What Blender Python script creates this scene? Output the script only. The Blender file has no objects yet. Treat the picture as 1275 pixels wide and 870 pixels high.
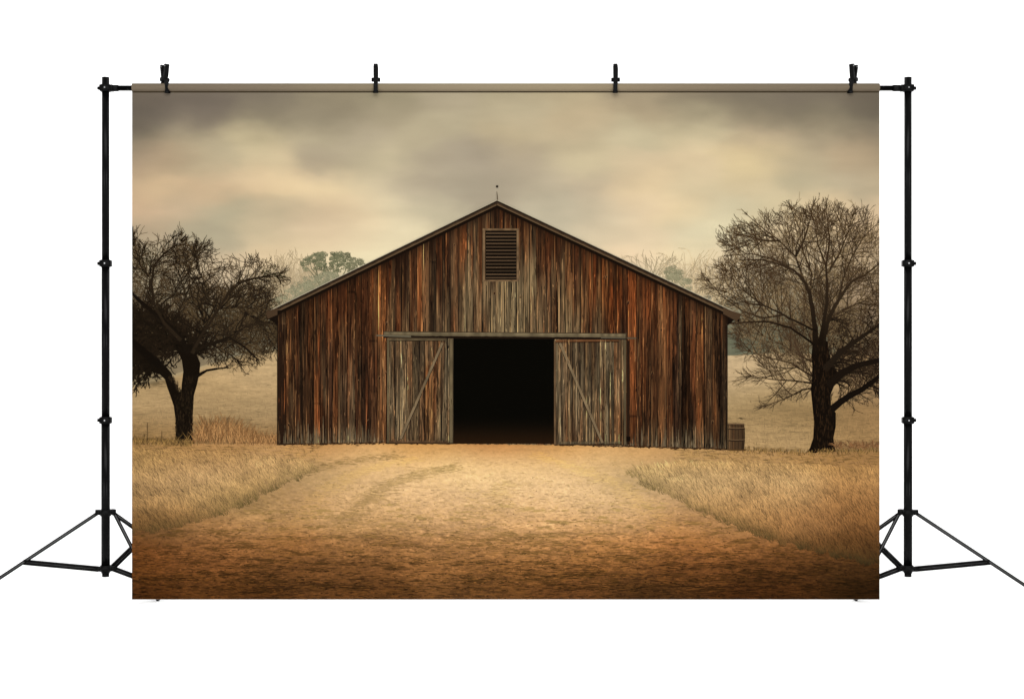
import bpy, bmesh, math, random
import numpy as np
from mathutils import Vector, Matrix

# ------------------------------------------------------------------ scale and frame
S = 0.0032                       # metres per unit of the layout drawing
CX, FLOOR = 637.5, 752.0
def X(px): return (px - CX) * S
def Z(py): return (FLOOR - py) * S
CLOTH_Y = -0.008
K = 2.20                         # light falling on the cloth, used to turn printed tones into base colours

sc = bpy.context.scene
cam_d = bpy.data.cameras.new("camera"); cam = bpy.data.objects.new("camera", cam_d)
sc.collection.objects.link(cam); sc.camera = cam
cam.location = (0, -6.0, Z(435)); cam.rotation_euler = (math.radians(90), 0, 0)
cam_d.sensor_width = 36; cam_d.lens = 36 * 6.0 / (1275 * S); cam_d.clip_end = 200

w = bpy.data.worlds.new("World"); sc.world = w; w.use_nodes = True
w.node_tree.nodes["Background"].inputs[0].default_value = (1, 1, 1, 1)
w.node_tree.nodes["Background"].inputs[1].default_value = 0.78

def softbox(name, loc, target, size, power):
    d = bpy.data.lights.new(name, 'AREA'); d.shape = 'RECTANGLE'; d.size = size[0]; d.size_y = size[1]
    d.energy = power; d.color = (1, 1, 1)
    o = bpy.data.objects.new(name, d); sc.collection.objects.link(o)
    o.location = loc
    o.rotation_euler = (Vector(target) - Vector(loc)).to_track_quat('-Z', 'Y').to_euler()
    return o
softbox('softbox', (-5.2, -7.5, 1.1), (0, 0, .9), (2.6, 2.6), 290)
softbox('softbox', (5.2, -7.5, 1.1), (0, 0, .9), (2.6, 2.6), 290)
softbox('added_overhead_fill', (0, -4.4, 5.2), (0, -1.6, 0), (7, 3), 430)  # unseen fill lamp, added to whiten the floor before the cloth
softbox('added_background_fill', (0, .9, 5.2), (0, 2.4, .6), (8, 1.2), 60)  # unseen lamp behind the cloth, added to brighten the white sweep

sc.view_settings.view_transform = 'Standard'; sc.view_settings.look = 'None'
sc.view_settings.exposure = 0; sc.view_settings.gamma = 1
sc.cycles.max_bounces = 6

# ------------------------------------------------------------------ numbers
rng = np.random.default_rng(7)
random.seed(11)
TAB = rng.random((4, 256, 256))
def vnoise(x, y, s=0):
    x = np.asarray(x, float) + s * 17.3; y = np.asarray(y, float) + s * 31.7
    xi = np.floor(x).astype(int); yi = np.floor(y).astype(int)
    fx = x - xi; fy = y - yi
    fx = fx * fx * (3 - 2 * fx); fy = fy * fy * (3 - 2 * fy)
    T = TAB[s % 4]
    a = T[yi & 255, xi & 255]; b = T[yi & 255, (xi + 1) & 255]
    c = T[(yi + 1) & 255, xi & 255]; d = T[(yi + 1) & 255, (xi + 1) & 255]
    return (a * (1 - fx) + b * fx) * (1 - fy) + (c * (1 - fx) + d * fx) * fy
def fbm(x, y, s=0, o=4):
    r = 0; a = 0.5; t = 0
    for k in range(o):
        r = r + a * vnoise(np.asarray(x) * 2 ** k, np.asarray(y) * 2 ** k, s + k); t += a; a *= .5
    return r / t
def lin(c):
    c = np.clip(np.asarray(c, float) / 255.0, 0, 1)
    return np.where(c <= 0.04045, c / 12.92, ((c + 0.055) / 1.055) ** 2.4)
def smooth(a, b, x):
    t = np.clip((x - a) / (b - a), 0, 1); return t * t * (3 - 2 * t)
def mix(a, b, t):
    t = np.asarray(t)[..., None]; return np.asarray(a, float) * (1 - t) + np.asarray(b, float) * t
def scatter(px, py, ctrl, ay=1.8, sig=35.0):
    """smooth blend of tones given at scattered points"""
    num = np.zeros(px.shape + (3,)); den = np.zeros(px.shape)
    for (cx, cy, c) in ctrl:
        d2 = (px - cx) ** 2 + (ay * (py - cy)) ** 2
        wgt = np.exp(-d2 / (2 * sig * sig)) + 1e-9 / (d2 + 1)
        num += wgt[..., None] * np.array(c, float); den += wgt
    return num / den[..., None]

# ------------------------------------------------------------------ materials
def principled(name, col, rough=.5, spec=.5, metal=0, noise=None):
    m = bpy.data.materials.new(name); m.use_nodes = True
    n = m.node_tree.nodes; l = m.node_tree.links; b = n["Principled BSDF"]
    b.inputs["Roughness"].default_value = rough; b.inputs["Metallic"].default_value = metal
    b.inputs["Specular IOR Level"].default_value = spec
    b.inputs["Base Color"].default_value = (*col, 1)
    if noise:
        tc = n.new("ShaderNodeTexCoord"); t = n.new("ShaderNodeTexNoise"); t.inputs["Scale"].default_value = noise[0]
        r = n.new("ShaderNodeMapRange"); r.inputs[3].default_value = rough - noise[1]; r.inputs[4].default_value = rough + noise[1]
        l.new(tc.outputs["Object"], t.inputs["Vector"]); l.new(t.outputs[0], r.inputs[0]); l.new(r.outputs[0], b.inputs["Roughness"])
    return m
def print_material():
    m = bpy.data.materials.new("printed_cloth"); m.use_nodes = True
    n = m.node_tree.nodes; l = m.node_tree.links; b = n["Principled BSDF"]
    b.inputs["Roughness"].default_value = .95; b.inputs["Specular IOR Level"].default_value = 0.0
    a = n.new("ShaderNodeVertexColor"); a.layer_name = "ink"
    tc = n.new("ShaderNodeTexCoord"); t = n.new("ShaderNodeTexNoise"); t.inputs["Scale"].default_value = 260; t.inputs["Detail"].default_value = 3
    r = n.new("ShaderNodeMapRange"); r.inputs[3].default_value = .93; r.inputs[4].default_value = 1.07
    mx = n.new("ShaderNodeMix"); mx.data_type = 'RGBA'; mx.blend_type = 'MULTIPLY'; mx.inputs[0].default_value = 1
    l.new(tc.outputs["Object"], t.inputs["Vector"]); l.new(t.outputs[0], r.inputs[0])
    l.new(a.outputs["Color"], mx.inputs[6]); l.new(r.outputs[0], mx.inputs[7]); l.new(mx.outputs[2], b.inputs["Base Color"])
    return m
INK = print_material()
BLACK = principled("black_metal", (.0012, .0012, .0012), .22, .05, 0, (40, .05))
PLASTIC = principled("black_plastic", (.002, .002, .002), .4, .05, 0, (60, .08))
STEEL = principled("bare_steel", (.25, .25, .25), .35, .5, 1)
GREYM = principled("channel_highlight_grey", (.05, .05, .05), .4, .2, .3, (40, .05))  # lighter grey that paints the highlight line along black legs and braces
WHITE = principled("white_studio_paper", (.93, .93, .93), .9, 0.0, 0, (5, .03))
CLOTHM = principled("white_cloth_back", (.8, .79, .77), .95, 0.0, 0, (300, .04))

# ------------------------------------------------------------------ object helpers
def link(o, parent=None):
    sc.collection.objects.link(o)
    if parent is not None: o.parent = parent
    return o
def empty(name, loc, label, cat, group=None):
    o = bpy.data.objects.new(name, None); o.empty_display_size = .1; o.location = loc
    o['label'] = label; o['category'] = cat
    if group: o['group'] = group
    return link(o)
def bm_obj(name, bm, mats, parent=None, smooth_=True):
    me = bpy.data.meshes.new(name); bmesh.ops.recalc_face_normals(bm, faces=bm.faces); bm.to_mesh(me); bm.free()
    for m in (mats if isinstance(mats, (list, tuple)) else [mats]): me.materials.append(m)
    if smooth_:
        for p in me.polygons: p.use_smooth = len(p.vertices) == 4
    o = bpy.data.objects.new(name, me); return link(o, parent)

# -------- flat print layers on the cloth
class Ink:
    def __init__(s): s.v = []; s.f = []; s.c = []; s.it = []
    def poly(s, pts, col):
        b = len(s.v); s.v += [tuple(p) for p in pts]; s.f.append(tuple(range(b, b + len(pts))))
        s.it.append(b); col = np.asarray(col, float)
        if col.ndim == 1: s.c += [tuple(col)] * len(pts)
        else: s.c += [tuple(c) for c in col]
    def rect(s, x0, y0, x1, y1, col): s.poly([(x0, y0), (x1, y0), (x1, y1), (x0, y1)], col)
    def ribbon(s, pts, ws, cols):
        n = len(pts); P = np.asarray(pts, float); W = np.broadcast_to(np.asarray(ws, float), (n,)); C = np.asarray(cols, float)
        if C.ndim == 1: C = np.repeat(C[None], n, 0)
        T = np.gradient(P, axis=0) if n > 1 else P
        L = np.hypot(T[:, 0], T[:, 1]) + 1e-9; N = np.stack([-T[:, 1] / L, T[:, 0] / L], 1)
        A = P + N * W[:, None] / 2; B = P - N * W[:, None] / 2
        b = len(s.v); s.it.append(b)
        for i in range(n): s.v += [tuple(A[i]), tuple(B[i])]; s.c += [tuple(C[i])] * 2
        for i in range(n - 1): s.f.append((b + 2 * i, b + 2 * i + 1, b + 2 * i + 3, b + 2 * i + 2))
    def grid(s, PX, PY, C):
        h, w_ = PX.shape; b = len(s.v); s.it.append(b)
        s.v += list(zip(PX.ravel().tolist(), PY.ravel().tolist())); s.c += list(map(tuple, C.reshape(-1, 3).tolist()))
        for j in range(h - 1):
            r = b + j * w_
            s.f += [(r + i, r + w_ + i, r + w_ + i + 1, r + i + 1) for i in range(w_ - 1)]
    def build(s, name, layer, parent, label=None):
        V = np.array(s.v, float); V[:, 0] = np.clip(V[:, 0], 165.15, 1094.35); V[:, 1] = np.clip(V[:, 1], 112.0, 745.3)
        co = np.empty((len(V), 3)); co[:, 0] = X(V[:, 0]); co[:, 1] = CLOTH_Y - 0.0006 - layer * 0.00022
        # each stroke of ink lies a hair in front of the one before it
        N = len(s.it); st = np.array(s.it + [len(V)]); lv = np.arange(N)
        lv = (lv % 64) / 64. if N > 64 else lv / float(N)
        co[:, 1] -= np.repeat(lv, np.diff(st)) * .0002
        co[:, 0] = X(V[:, 0]); co[:, 2] = Z(V[:, 1])
        o_loc = co.mean(0); o_loc[1] = co[0, 1]
        me = bpy.data.meshes.new(name)
        me.from_pydata((co - o_loc).tolist(), [], s.f)
        at = me.color_attributes.new("ink", 'FLOAT_COLOR', 'POINT')
        c = np.ones((len(V), 4), np.float32); c[:, :3] = np.clip(lin(s.c) / K, 0, .95)
        at.data.foreach_set("color", c.ravel())
        me.materials.append(INK)
        o = bpy.data.objects.new(name, me); o.location = o_loc; link(o)
        if parent is not None:
            o.parent = parent
            base = parent.location if parent.parent is None else parent.location + parent.parent.location
            o.location = Vector(o_loc) - Vector(base)
        if label: o['label'] = label
        return o

# ================================================================== SETTING: white studio sweep
def studio():
    bm = bmesh.new(); prof = [(-12, 0)]
    R, YB = 1.2, 3.0
    for k in range(17):
        a = k / 16 * math.pi / 2
        prof.append((YB - R + R * math.sin(a), R - R * math.cos(a)))
    prof.append((YB, 7))
    rows = [[bm.verts.new((x, y, z)) for (y, z) in prof] for x in (-9, -3, 3, 9)]
    for i in range(3):
        for j in range(len(prof) - 1):
            bm.faces.new((rows[i][j], rows[i + 1][j], rows[i + 1][j + 1], rows[i][j + 1]))
    o = bm_obj("floor", bm, WHITE); o['kind'] = 'structure'; o['label'] = 'seamless white studio floor curving up behind the backdrop stand'
studio()

# ================================================================== BACKDROP
LEFT, RIGHT, TOP, BOTTOM = 165.0, 1094.5, 116.0, 745.5
backdrop = empty('photo_backdrop', (X(629.75), 0, Z(BOTTOM)),
                 'wide printed cloth backdrop of an old brown barn, hanging from the crossbar between two stands', 'backdrop')
def to_backdrop(o):
    o.location = Vector(o.location) - backdrop.location; o.parent = backdrop
def cloth():
    bm = bmesh.new()
    x0, x1, z0, z1 = X(LEFT), X(RIGHT), Z(BOTTOM), Z(112)
    vs = [bm.verts.new((x, y, z)) for y in (CLOTH_Y, CLOTH_Y + .0012) for (x, z) in ((x0, z0), (x1, z0), (x1, z1), (x0, z1))]
    for f in ((0, 1, 2, 3), (7, 6, 5, 4), (0, 4, 5, 1), (1, 5, 6, 2), (2, 6, 7, 3), (3, 7, 4, 0)): bm.faces.new([vs[i] for i in f])
    o = bm_obj('cloth', bm, CLOTHM, None, False); to_backdrop(o)
cloth()

SKY = [
 (165,118,(112,98,80)),(250,118,(118,104,86)),(330,118,(128,114,93)),(420,118,(145,130,102)),(475,118,(150,136,106)),(560,118,(168,152,122)),
 (640,118,(172,156,122)),(710,118,(176,158,122)),(785,118,(160,142,112)),(860,118,(140,124,98)),(940,118,(126,112,90)),(1010,118,(122,108,88)),(1090,118,(108,95,76)),
 (165,145,(104,92,76)),(240,145,(120,106,88)),(330,145,(138,124,98)),(400,145,(150,135,107)),(475,145,(168,152,120)),(560,145,(180,164,130)),
 (640,145,(184,167,132)),(720,145,(190,168,130)),(800,145,(175,155,120)),(860,145,(160,145,113)),(940,145,(136,122,96)),(1020,145,(128,115,90)),(1090,145,(110,98,78)),
 (165,170,(135,120,95)),(240,170,(165,148,116)),(320,170,(190,172,132)),(400,170,(178,162,128)),(450,170,(180,163,132)),(520,170,(178,162,128)),
 (640,170,(188,168,130)),(720,170,(185,166,130)),(790,170,(195,180,142)),(860,170,(200,182,142)),(950,170,(188,166,130)),(1020,170,(168,150,118)),(1090,170,(140,124,98)),
 (165,200,(170,146,115)),(210,200,(180,155,120)),(260,200,(185,168,132)),(330,200,(205,184,143)),(400,200,(178,160,130)),(450,200,(176,160,128)),(480,200,(195,178,140)),
 (540,200,(168,152,124)),(600,200,(166,150,124)),(660,200,(178,160,130)),(730,200,(200,182,142)),(790,200,(212,188,148)),(860,200,(215,190,148)),(940,200,(212,188,140)),
 (1000,200,(185,166,130)),(1060,200,(190,165,128)),(1090,200,(170,148,114)),
 (165,230,(195,165,128)),(200,230,(212,182,138)),(260,230,(205,175,135)),(320,230,(218,188,145)),(360,230,(232,203,155)),(420,230,(222,196,150)),(470,230,(200,182,145)),
 (520,230,(182,165,135)),(580,230,(168,153,126)),(620,230,(172,156,128)),(680,230,(178,162,132)),(740,230,(190,170,138)),(800,230,(222,195,150)),(860,230,(205,185,145)),
 (930,230,(205,184,143)),(1000,230,(180,165,130)),(1060,230,(178,162,130)),(1090,230,(180,160,125)),
 (165,260,(205,172,134)),(230,260,(190,165,130)),(290,260,(180,166,132)),(350,260,(192,172,136)),(410,260,(215,188,148)),(450,260,(225,198,155)),(490,260,(212,194,155)),
 (540,260,(195,180,146)),(690,260,(195,180,148)),(750,260,(200,182,148)),(800,260,(218,192,152)),(850,260,(222,196,150)),(900,260,(205,190,152)),(960,260,(215,195,152)),
 (1020,260,(225,196,150)),(1090,260,(215,186,145)),
 (180,290,(180,158,125)),(260,290,(175,162,130)),(330,290,(205,184,145)),(400,290,(222,195,155)),(450,290,(232,208,165)),(500,290,(218,200,160)),
 (760,290,(212,192,155)),(800,290,(228,203,162)),(860,290,(212,198,160)),(900,290,(218,202,160)),(1000,290,(215,188,145)),(1090,290,(212,180,138)),
 (180,320,(180,162,128)),(250,320,(195,172,136)),(330,320,(222,194,150)),(400,320,(230,205,160)),(460,320,(232,214,170)),(780,320,(238,208,165)),(850,320,(236,212,165)),
 (900,320,(230,206,163)),(1000,320,(205,180,140)),(1090,320,(200,172,132)),
 (180,345,(165,148,116)),(300,345,(200,176,140)),(350,345,(212,188,148)),(430,345,(220,200,158)),(830,345,(222,198,158)),(890,345,(210,186,148)),(960,345,(188,168,132)),(1090,345,(180,155,120)),
 (165,375,(150,132,102)),(330,375,(168,152,120)),(400,375,(165,156,124)),(880,378,(166,152,120)),(950,375,(165,148,115)),(1090,375,(165,138,104)),
 (165,405,(128,114,86)),(300,405,(140,128,100)),(345,405,(130,124,97)),(910,400,(128,121,94)),(960,405,(120,112,85)),(1090,405,(140,118,88)),
 (165,432,(116,100,72)),(230,455,(138,118,86)),(300,432,(150,138,108)),(345,428,(152,142,112)),(905,425,(106,104,78)),(960,430,(104,100,74)),(1010,430,(118,108,80)),(1090,432,(120,102,74)),
 (165,470,(134,114,80)),(345,450,(175,155,120)),(905,450,(120,115,88)),(1090,450,(120,100,72)),
]
def sky():
    xs = np.linspace(165, 1094.5, 466); ys = np.linspace(112, 482, 186)
    PX, PY = np.meshgrid(xs, ys)
    wx = (fbm(PX / 60, PY / 30, 1, 4) - .5) * 44; wy = (fbm(PX / 50, PY / 24, 2, 4) - .5) * 24
    fade = smooth(345, 330, PY)
    C = scatter(PX + wx * fade, np.maximum(PY + wy * fade, 117), [(a, b, tuple(185 + (np.array(c) - 185) * 1.03 + np.array((-3, 1, 7)))) for (a, b, c) in SKY], 1.7, 24)
    n = (fbm(PX / 55, PY / 26, 3, 3) - .5) * fade
    n2 = (fbm(PX / 90, PY / 20, 1, 4) - .5) * fade
    C = C * (1 + (.08 * n + .09 * n2)[..., None])
    # the seam shadow line printed along the pocket is a real seam; only the far wood is mottled here
    wood = (1 - fade) * (fbm(PX / 9, PY / 7, 0, 4) - .5)
    C = C * (1 + .22 * wood[..., None])
    k = Ink(); k.grid(PX, PY, C)
    k.build('printed_sky', 0, backdrop, 'cloudy sepia sky printed on the cloth')
sky()

def pocket():
    # rolled pole pocket along the top, sky tones carried on round it
    bm = bmesh.new(); n = 240; m = 20; r = 5.6 * S
    xs = np.linspace(LEFT, RIGHT, n); yc, zc = 0.0, Z(109.6)
    C = scatter(xs[None, :] + 0 * xs[None, :], np.full((1, n), 122.0), [(a, 122, c) for (a, b, c) in SKY if b == 118], 1, 40)[0]; C = mix(C, (124, 113, 98), np.full(n, .45))
    verts = []; cols = []
    for j in range(m + 1):
        a = -math.pi * .5 - j / m * math.pi * 2 * .97
        for i in range(n):
            verts.append((X(xs[i]), yc + r * math.cos(a), zc + r * math.sin(a))); cols.append(C[i] * 1.0)
    faces = [(j * n + i, j * n + i + 1, (j + 1) * n + i + 1, (j + 1) * n + i) for j in range(m) for i in range(n - 1)]
    bm.free(); me = bpy.data.meshes.new('pole_pocket'); me.from_pydata(verts, [], faces)
    at = me.color_attributes.new("ink", 'FLOAT_COLOR', 'POINT'); c = np.ones((len(verts), 4), np.float32); c[:, :3] = lin(cols) / K
    at.data.foreach_set("color", c.ravel()); me.materials.append(INK)
    for p in me.polygons: p.use_smooth = True
    o = bpy.data.objects.new('pole_pocket', me); link(o); to_backdrop(o)
    s = Ink(); s.rect(165, 114.2, 1094.5, 116.0, (62, 52, 38)); s.build('pocket_seam', 3, backdrop)
pocket()

# ------------------------------------------------------------------ the far field
def horizon(x): return np.where(x < 620, 438 + np.clip((345 - x) / 180, 0, 1) * 40 - 6 * np.exp(-((x - 300) / 60) ** 2), 441 + 1.5 * np.sin(x / 23.))
FIELD = [
 (165,485,(168,140,98)),(210,500,(182,152,108)),(345,445,(196,168,124)),(300,455,(184,154,110)),(345,470,(188,158,114)),(250,490,(176,146,102)),(345,500,(180,150,106)),(190,520,(168,138,96)),
 (260,515,(160,132,92)),(345,520,(158,132,94)),(165,540,(150,118,76)),(250,540,(150,116,72)),(345,545,(155,118,74)),(165,553,(140,108,66)),
 (910,445,(198,172,132)),(960,450,(196,168,126)),(1090,455,(170,138,98)),(910,475,(196,168,126)),(990,480,(186,158,116)),(1090,480,(168,136,96)),
 (910,500,(172,146,104)),(960,505,(150,124,84)),(1000,515,(145,118,78)),(1090,520,(150,118,78)),(920,528,(168,138,94)),(980,522,(150,122,82)),(1090,535,(150,118,76)),
 (930,545,(182,152,108)),(990,545,(178,146,100)),(1090,548,(168,134,90)),(930,560,(168,134,88)),(1090,562,(150,116,72)),(620,500,(170,140,100))]
def field():
    xs = np.linspace(165, 1094.5, 560); t = np.linspace(0, 1, 90)
    top = horizon(xs); PX, T = np.meshgrid(xs, t); PY = top[None] * (1 - T) + 568 * T
    C = scatter(PX, PY, FIELD, 2.6, 36)
    hz = fbm(PX / 26, PY / 3.0, 1, 4) - .5; fine = vnoise(PX / 2.2, PY / 1.3, 2) - .5
    low = smooth(500, 560, PY)
    C = C * (1 + (.26 * hz + (.08 + .16 * low) * fine)[..., None])
    band = np.exp(-((PY - 476) / 5.5) ** 2) * smooth(232, 195, PX)
    C = mix(C, (98, 82, 56), band * .8)
    # the distant edge keeps the haze of the wood behind it
    e = smooth(7, 0, PY - top[None]) * (PX < 620)
    C = mix(C, (165, 148, 114), e * .7)
    k = Ink(); k.grid(PX, PY, C)
    r = np.random.default_rng(50); n = 5200; X0 = np.where(r.random(n) < .5, r.uniform(166, 345, n), r.uniform(906, 1094, n)); Y0 = r.uniform(0, 1, n) ** .8; Y0 = horizon(X0) + 3 + Y0 * (560 - horizon(X0) - 6)
    B0 = scatter(X0, Y0, FIELD, 2.6, 36)
    for i in range(n):
        x, y = X0[i], Y0[i]; f = (y - 440) / 120.; v = 1 + (r.uniform(-.20, -.04) if r.random() < .5 else r.uniform(.03, .12)) * (.3 + .7 * f)
        if r.random() < .12 + .4 * f: h = r.uniform(1.5, 5) * (.5 + f); k.ribbon([(x, y), (x + r.normal(0, .5), y - h * .5), (x + r.normal(0, 1.0), y - h)], [.7, .6, .2], B0[i] * v)
        else: L = r.uniform(2, 11) * (.6 + f); k.ribbon([(x - L / 2, y), (x, y + r.normal(0, .25)), (x + L / 2, y + r.normal(0, .3))], [.2, r.uniform(.4, .9), .2], B0[i] * v)
    k.build('printed_field', 1, backdrop, 'pale dry grass field printed behind the barn')
field()

# ------------------------------------------------------------------ hazy far trees
def blobtree(k, lobes, cols, n, r0, seed):
    r = random.Random(seed)
    for i in range(n):
        cx, cy, rx, ry = r.choice(lobes); a = r.uniform(0, 6.283); q = math.sqrt(r.random())
        x = cx + math.cos(a) * rx * q; y = cy + math.sin(a) * ry * q
        s = r0 * r.uniform(.5, 1.2) * (1.15 - .4 * q); c = np.array(r.choice(cols)) * r.uniform(.94, 1.06)
        m = r.randint(5, 7); p = r.uniform(0, 6)
        k.poly([(x + s * r.uniform(.6, 1.2) * math.cos(p + j * 6.283 / m), y - s * .8 * r.uniform(.6, 1.2) * math.sin(p + j * 6.283 / m)) for j in range(m)], c)
def far_trees():
    # bare trees in the mist
    big = [(100, 200), (1200, 200), (1200, 600), (100, 600)]
    for (x, y, h, n, sp_, col, sd, lab) in (
            (363, 398, 50, 9, 1.0, (172, 153, 120), 3, 'pale bare tree in the mist between the left tree and the pines'),
            (377, 392, 44, 7, .9, (178, 158, 124), 8, 'faint bare tree in the mist just left of the pines'),
            (347, 398, 44, 7, 1.0, (178, 158, 124), 4, 'faint bare tree in the mist behind the left tree'),
            (808, 362, 26, 12, 1.5, (168, 152, 120), 5, 'bare tree in the mist above the right roof slope'),
            (845, 372, 28, 9, 1.3, (178, 160, 126), 15, 'bare tree in the mist behind the round shrub'),
            (868, 392, 46, 9, 1.0, (196, 174, 136), 6, 'faint bare tree in the mist between the shrub and the right tree'),
            (888, 398, 42, 8, 1.0, (190, 168, 130), 16, 'faint bare tree in the mist close to the right tree')):
        k = Ink(); r = random.Random(sd)
        for i in range(n):
            a_ = math.pi / 2 + (i / (n - 1) - .5) * sp_ + r.gauss(0, .08)
            sprout(k, r, x + r.gauss(0, 3), y, a_, h * 1.9 * r.uniform(.7, 1.05) * (1 - .3 * abs(i / (n - 1) - .5)), 1.5, 3, big, (np.array(col) * 1.04, col), .07, 0, .45, .22, 3.0)
        k.build('printed_bare_tree', 2, backdrop, lab)
    # pines: puffs of needles with gaps between them
    g = [(108, 108, 80), (117, 115, 86), (100, 100, 73), (126, 123, 93)]
    def puff(k, centres, seed, cols=g, rs=(2.2, 4.2), per=26):
        r = random.Random(seed)
        for (cx, cy, rx, ry, n) in centres:
            for q in range(int(n * 1.7)):
                a = r.uniform(0, 6.283); d = math.sqrt(r.random()); px, py = cx + math.cos(a) * rx * d, cy + math.sin(a) * ry * 1.3 * d
                rr_ = r.uniform(*rs); c0 = np.array(r.choice(cols)) * r.uniform(.94, 1.06)
                for t in range(per):
                    b = r.uniform(0, 6.283); e = math.sqrt(r.random()) * rr_
                    x, y, w = px + math.cos(b) * e, py + math.sin(b) * e * .62, r.uniform(.35, .8)
                    k.poly([(x - w, y), (x, y - w), (x + w, y + .1), (x + .1, y + w)], c0 * r.uniform(.93, 1.07))
    k = Ink()
    for pts, w0 in (([(399, 374), (398, 352), (394, 336), (390, 324)], 2.4), ([(398, 354), (390, 342), (382, 332)], 1.5), ([(398, 350), (404, 336), (406, 322)], 1.5), ([(396, 344), (388, 334), (386, 322)], 1.1)):
        k.ribbon(pts, np.linspace(w0, .8, len(pts)), (110, 106, 80))
    puff(k, [(393, 321, 8, 4, 11), (401, 318, 6, 4, 9), (402, 327, 5, 4, 6), (386, 325, 5, 4, 6), (379, 328, 3, 4, 4), (396, 333, 4, 4, 4), (381, 335, 3, 2, 2), (404, 335, 3, 3, 3)], 3)
    k.build('printed_pine_tree', 3, backdrop, 'grey green pine in the mist, leftmost above the left roof slope')
    k = Ink()
    for pts, w0 in (([(423, 358), (422, 346), (418, 330)], 1.8), ([(423, 350), (430, 338), (434, 326)], 1.5), ([(422, 352), (413, 342), (411, 332)], 1.2), ([(424, 356), (434, 346), (440, 334)], 1.1)):
        k.ribbon(pts, np.linspace(w0, .7, len(pts)), (124, 119, 90))
    puff(k, [(421, 318, 8, 4, 11), (430, 321, 6, 4, 8), (415, 324, 5, 4, 6), (424, 327, 6, 3, 6), (412, 332, 3, 3, 3), (431, 331, 5, 4, 5), (421, 337, 4, 3, 3)], 4)
    k.build('printed_pine_tree', 3, backdrop, 'grey green pine in the mist with a round crown, second above the left roof slope')
    k = Ink()
    puff(k, [(441, 327, 6, 4, 8), (449, 327, 5, 3, 6), (444, 334, 7, 4, 7), (437, 338, 4, 3, 4)], 5, [(124, 120, 92), (134, 129, 100), (116, 113, 86)])
    k.build('printed_pine_tree', 3, backdrop, 'low grey green pine nearest the roof slope')
    k = Ink()
    puff(k, [(392, 352, 17, 7, 26), (406, 349, 12, 8, 18), (378, 360, 14, 7, 18), (412, 343, 8, 5, 8), (366, 368, 14, 7, 16), (352, 378, 12, 8, 14)], 6, [(142, 137, 108), (136, 131, 103), (148, 143, 113)], (3, 6), 34)
    k.build('printed_shrub', 2.5, backdrop, 'misty shrubs below the pines')
    k = Ink()
    puff(k, [(838, 340, 9, 6, 14), (831, 343, 7, 4, 8), (845, 345, 8, 6, 12), (853, 354, 8, 6, 10)], 7, [(146, 139, 108), (138, 132, 102), (152, 145, 114)], (2.5, 4.5), 30)
    k.build('printed_shrub', 2.5, backdrop, 'misty round shrub above the right roof slope')
# ------------------------------------------------------------------ big trees: drawn limbs that sprout wandering twigs
def polyfill(poly, n, r):
    poly = np.array(poly, float); lo = poly.min(0); hi = poly.max(0); out = []
    while len(out) < n:
        q = lo + r.random((4 * n, 2)) * (hi - lo); ins = np.zeros(len(q), bool); j = len(poly) - 1
        for i in range(len(poly)):
            xi, yi = poly[i]; xj, yj = poly[j]
            c = ((yi > q[:, 1]) != (yj > q[:, 1])) & (q[:, 0] < (xj - xi) * (q[:, 1] - yi) / (yj - yi + 1e-12) + xi); ins ^= c; j = i
        out += q[ins].tolist()
    return out[:n]
def inside(poly, x, y):
    ins = False; j = len(poly) - 1
    for i in range(len(poly)):
        xi, yi = poly[i]; xj, yj = poly[j]
        if ((yi > y) != (yj > y)) and x < (xj - xi) * (y - yi) / (yj - yi + 1e-12) + xi: ins = not ins
        j = i
    return ins
def sprout(k, rnd, x, y, a, L, w, depth, poly, cols, wig, up, wmin, kid=.34, st=2.3):
    n = max(3, int(L / st)); pts = [(x, y)]; out = 0; kids = []; lim = rnd.choice((0, 1, 1, 2, 3, 4))
    for i in range(n):
        a += rnd.gauss(0, wig); a += up * math.cos(a) * .5 if up else 0
        x += math.cos(a) * st; y -= math.sin(a) * st; pts.append((x, y))
        if not inside(poly, x, y):
            out += 1
            if out > lim: break
        if depth > 0 and i > 0 and rnd.random() < kid:
            kids.append((x, y, a + rnd.choice((-1, 1)) * rnd.uniform(.3, .85), (n - i) * st * rnd.uniform(.5, 1.0) + 5, i / n))
    m = len(pts); t = np.linspace(0, 1, m); W = np.maximum(wmin, w * (1 - .75 * t))
    c0, c1 = np.array(cols[0], float), np.array(cols[1], float)
    f = np.clip(W / 2.2, 0, 1)[:, None]
    k.ribbon(pts, W, (c0 * (1 - f) + c1 * f) * rnd.uniform(.85, 1.15))
    for (kx, ky, ka, kl, tt) in kids:
        sprout(k, rnd, kx, ky, ka, min(kl, L * .8), max(wmin, w * (1 - .75 * tt) * .68), depth - 1, poly, cols, wig, up, wmin, kid, st)
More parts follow.
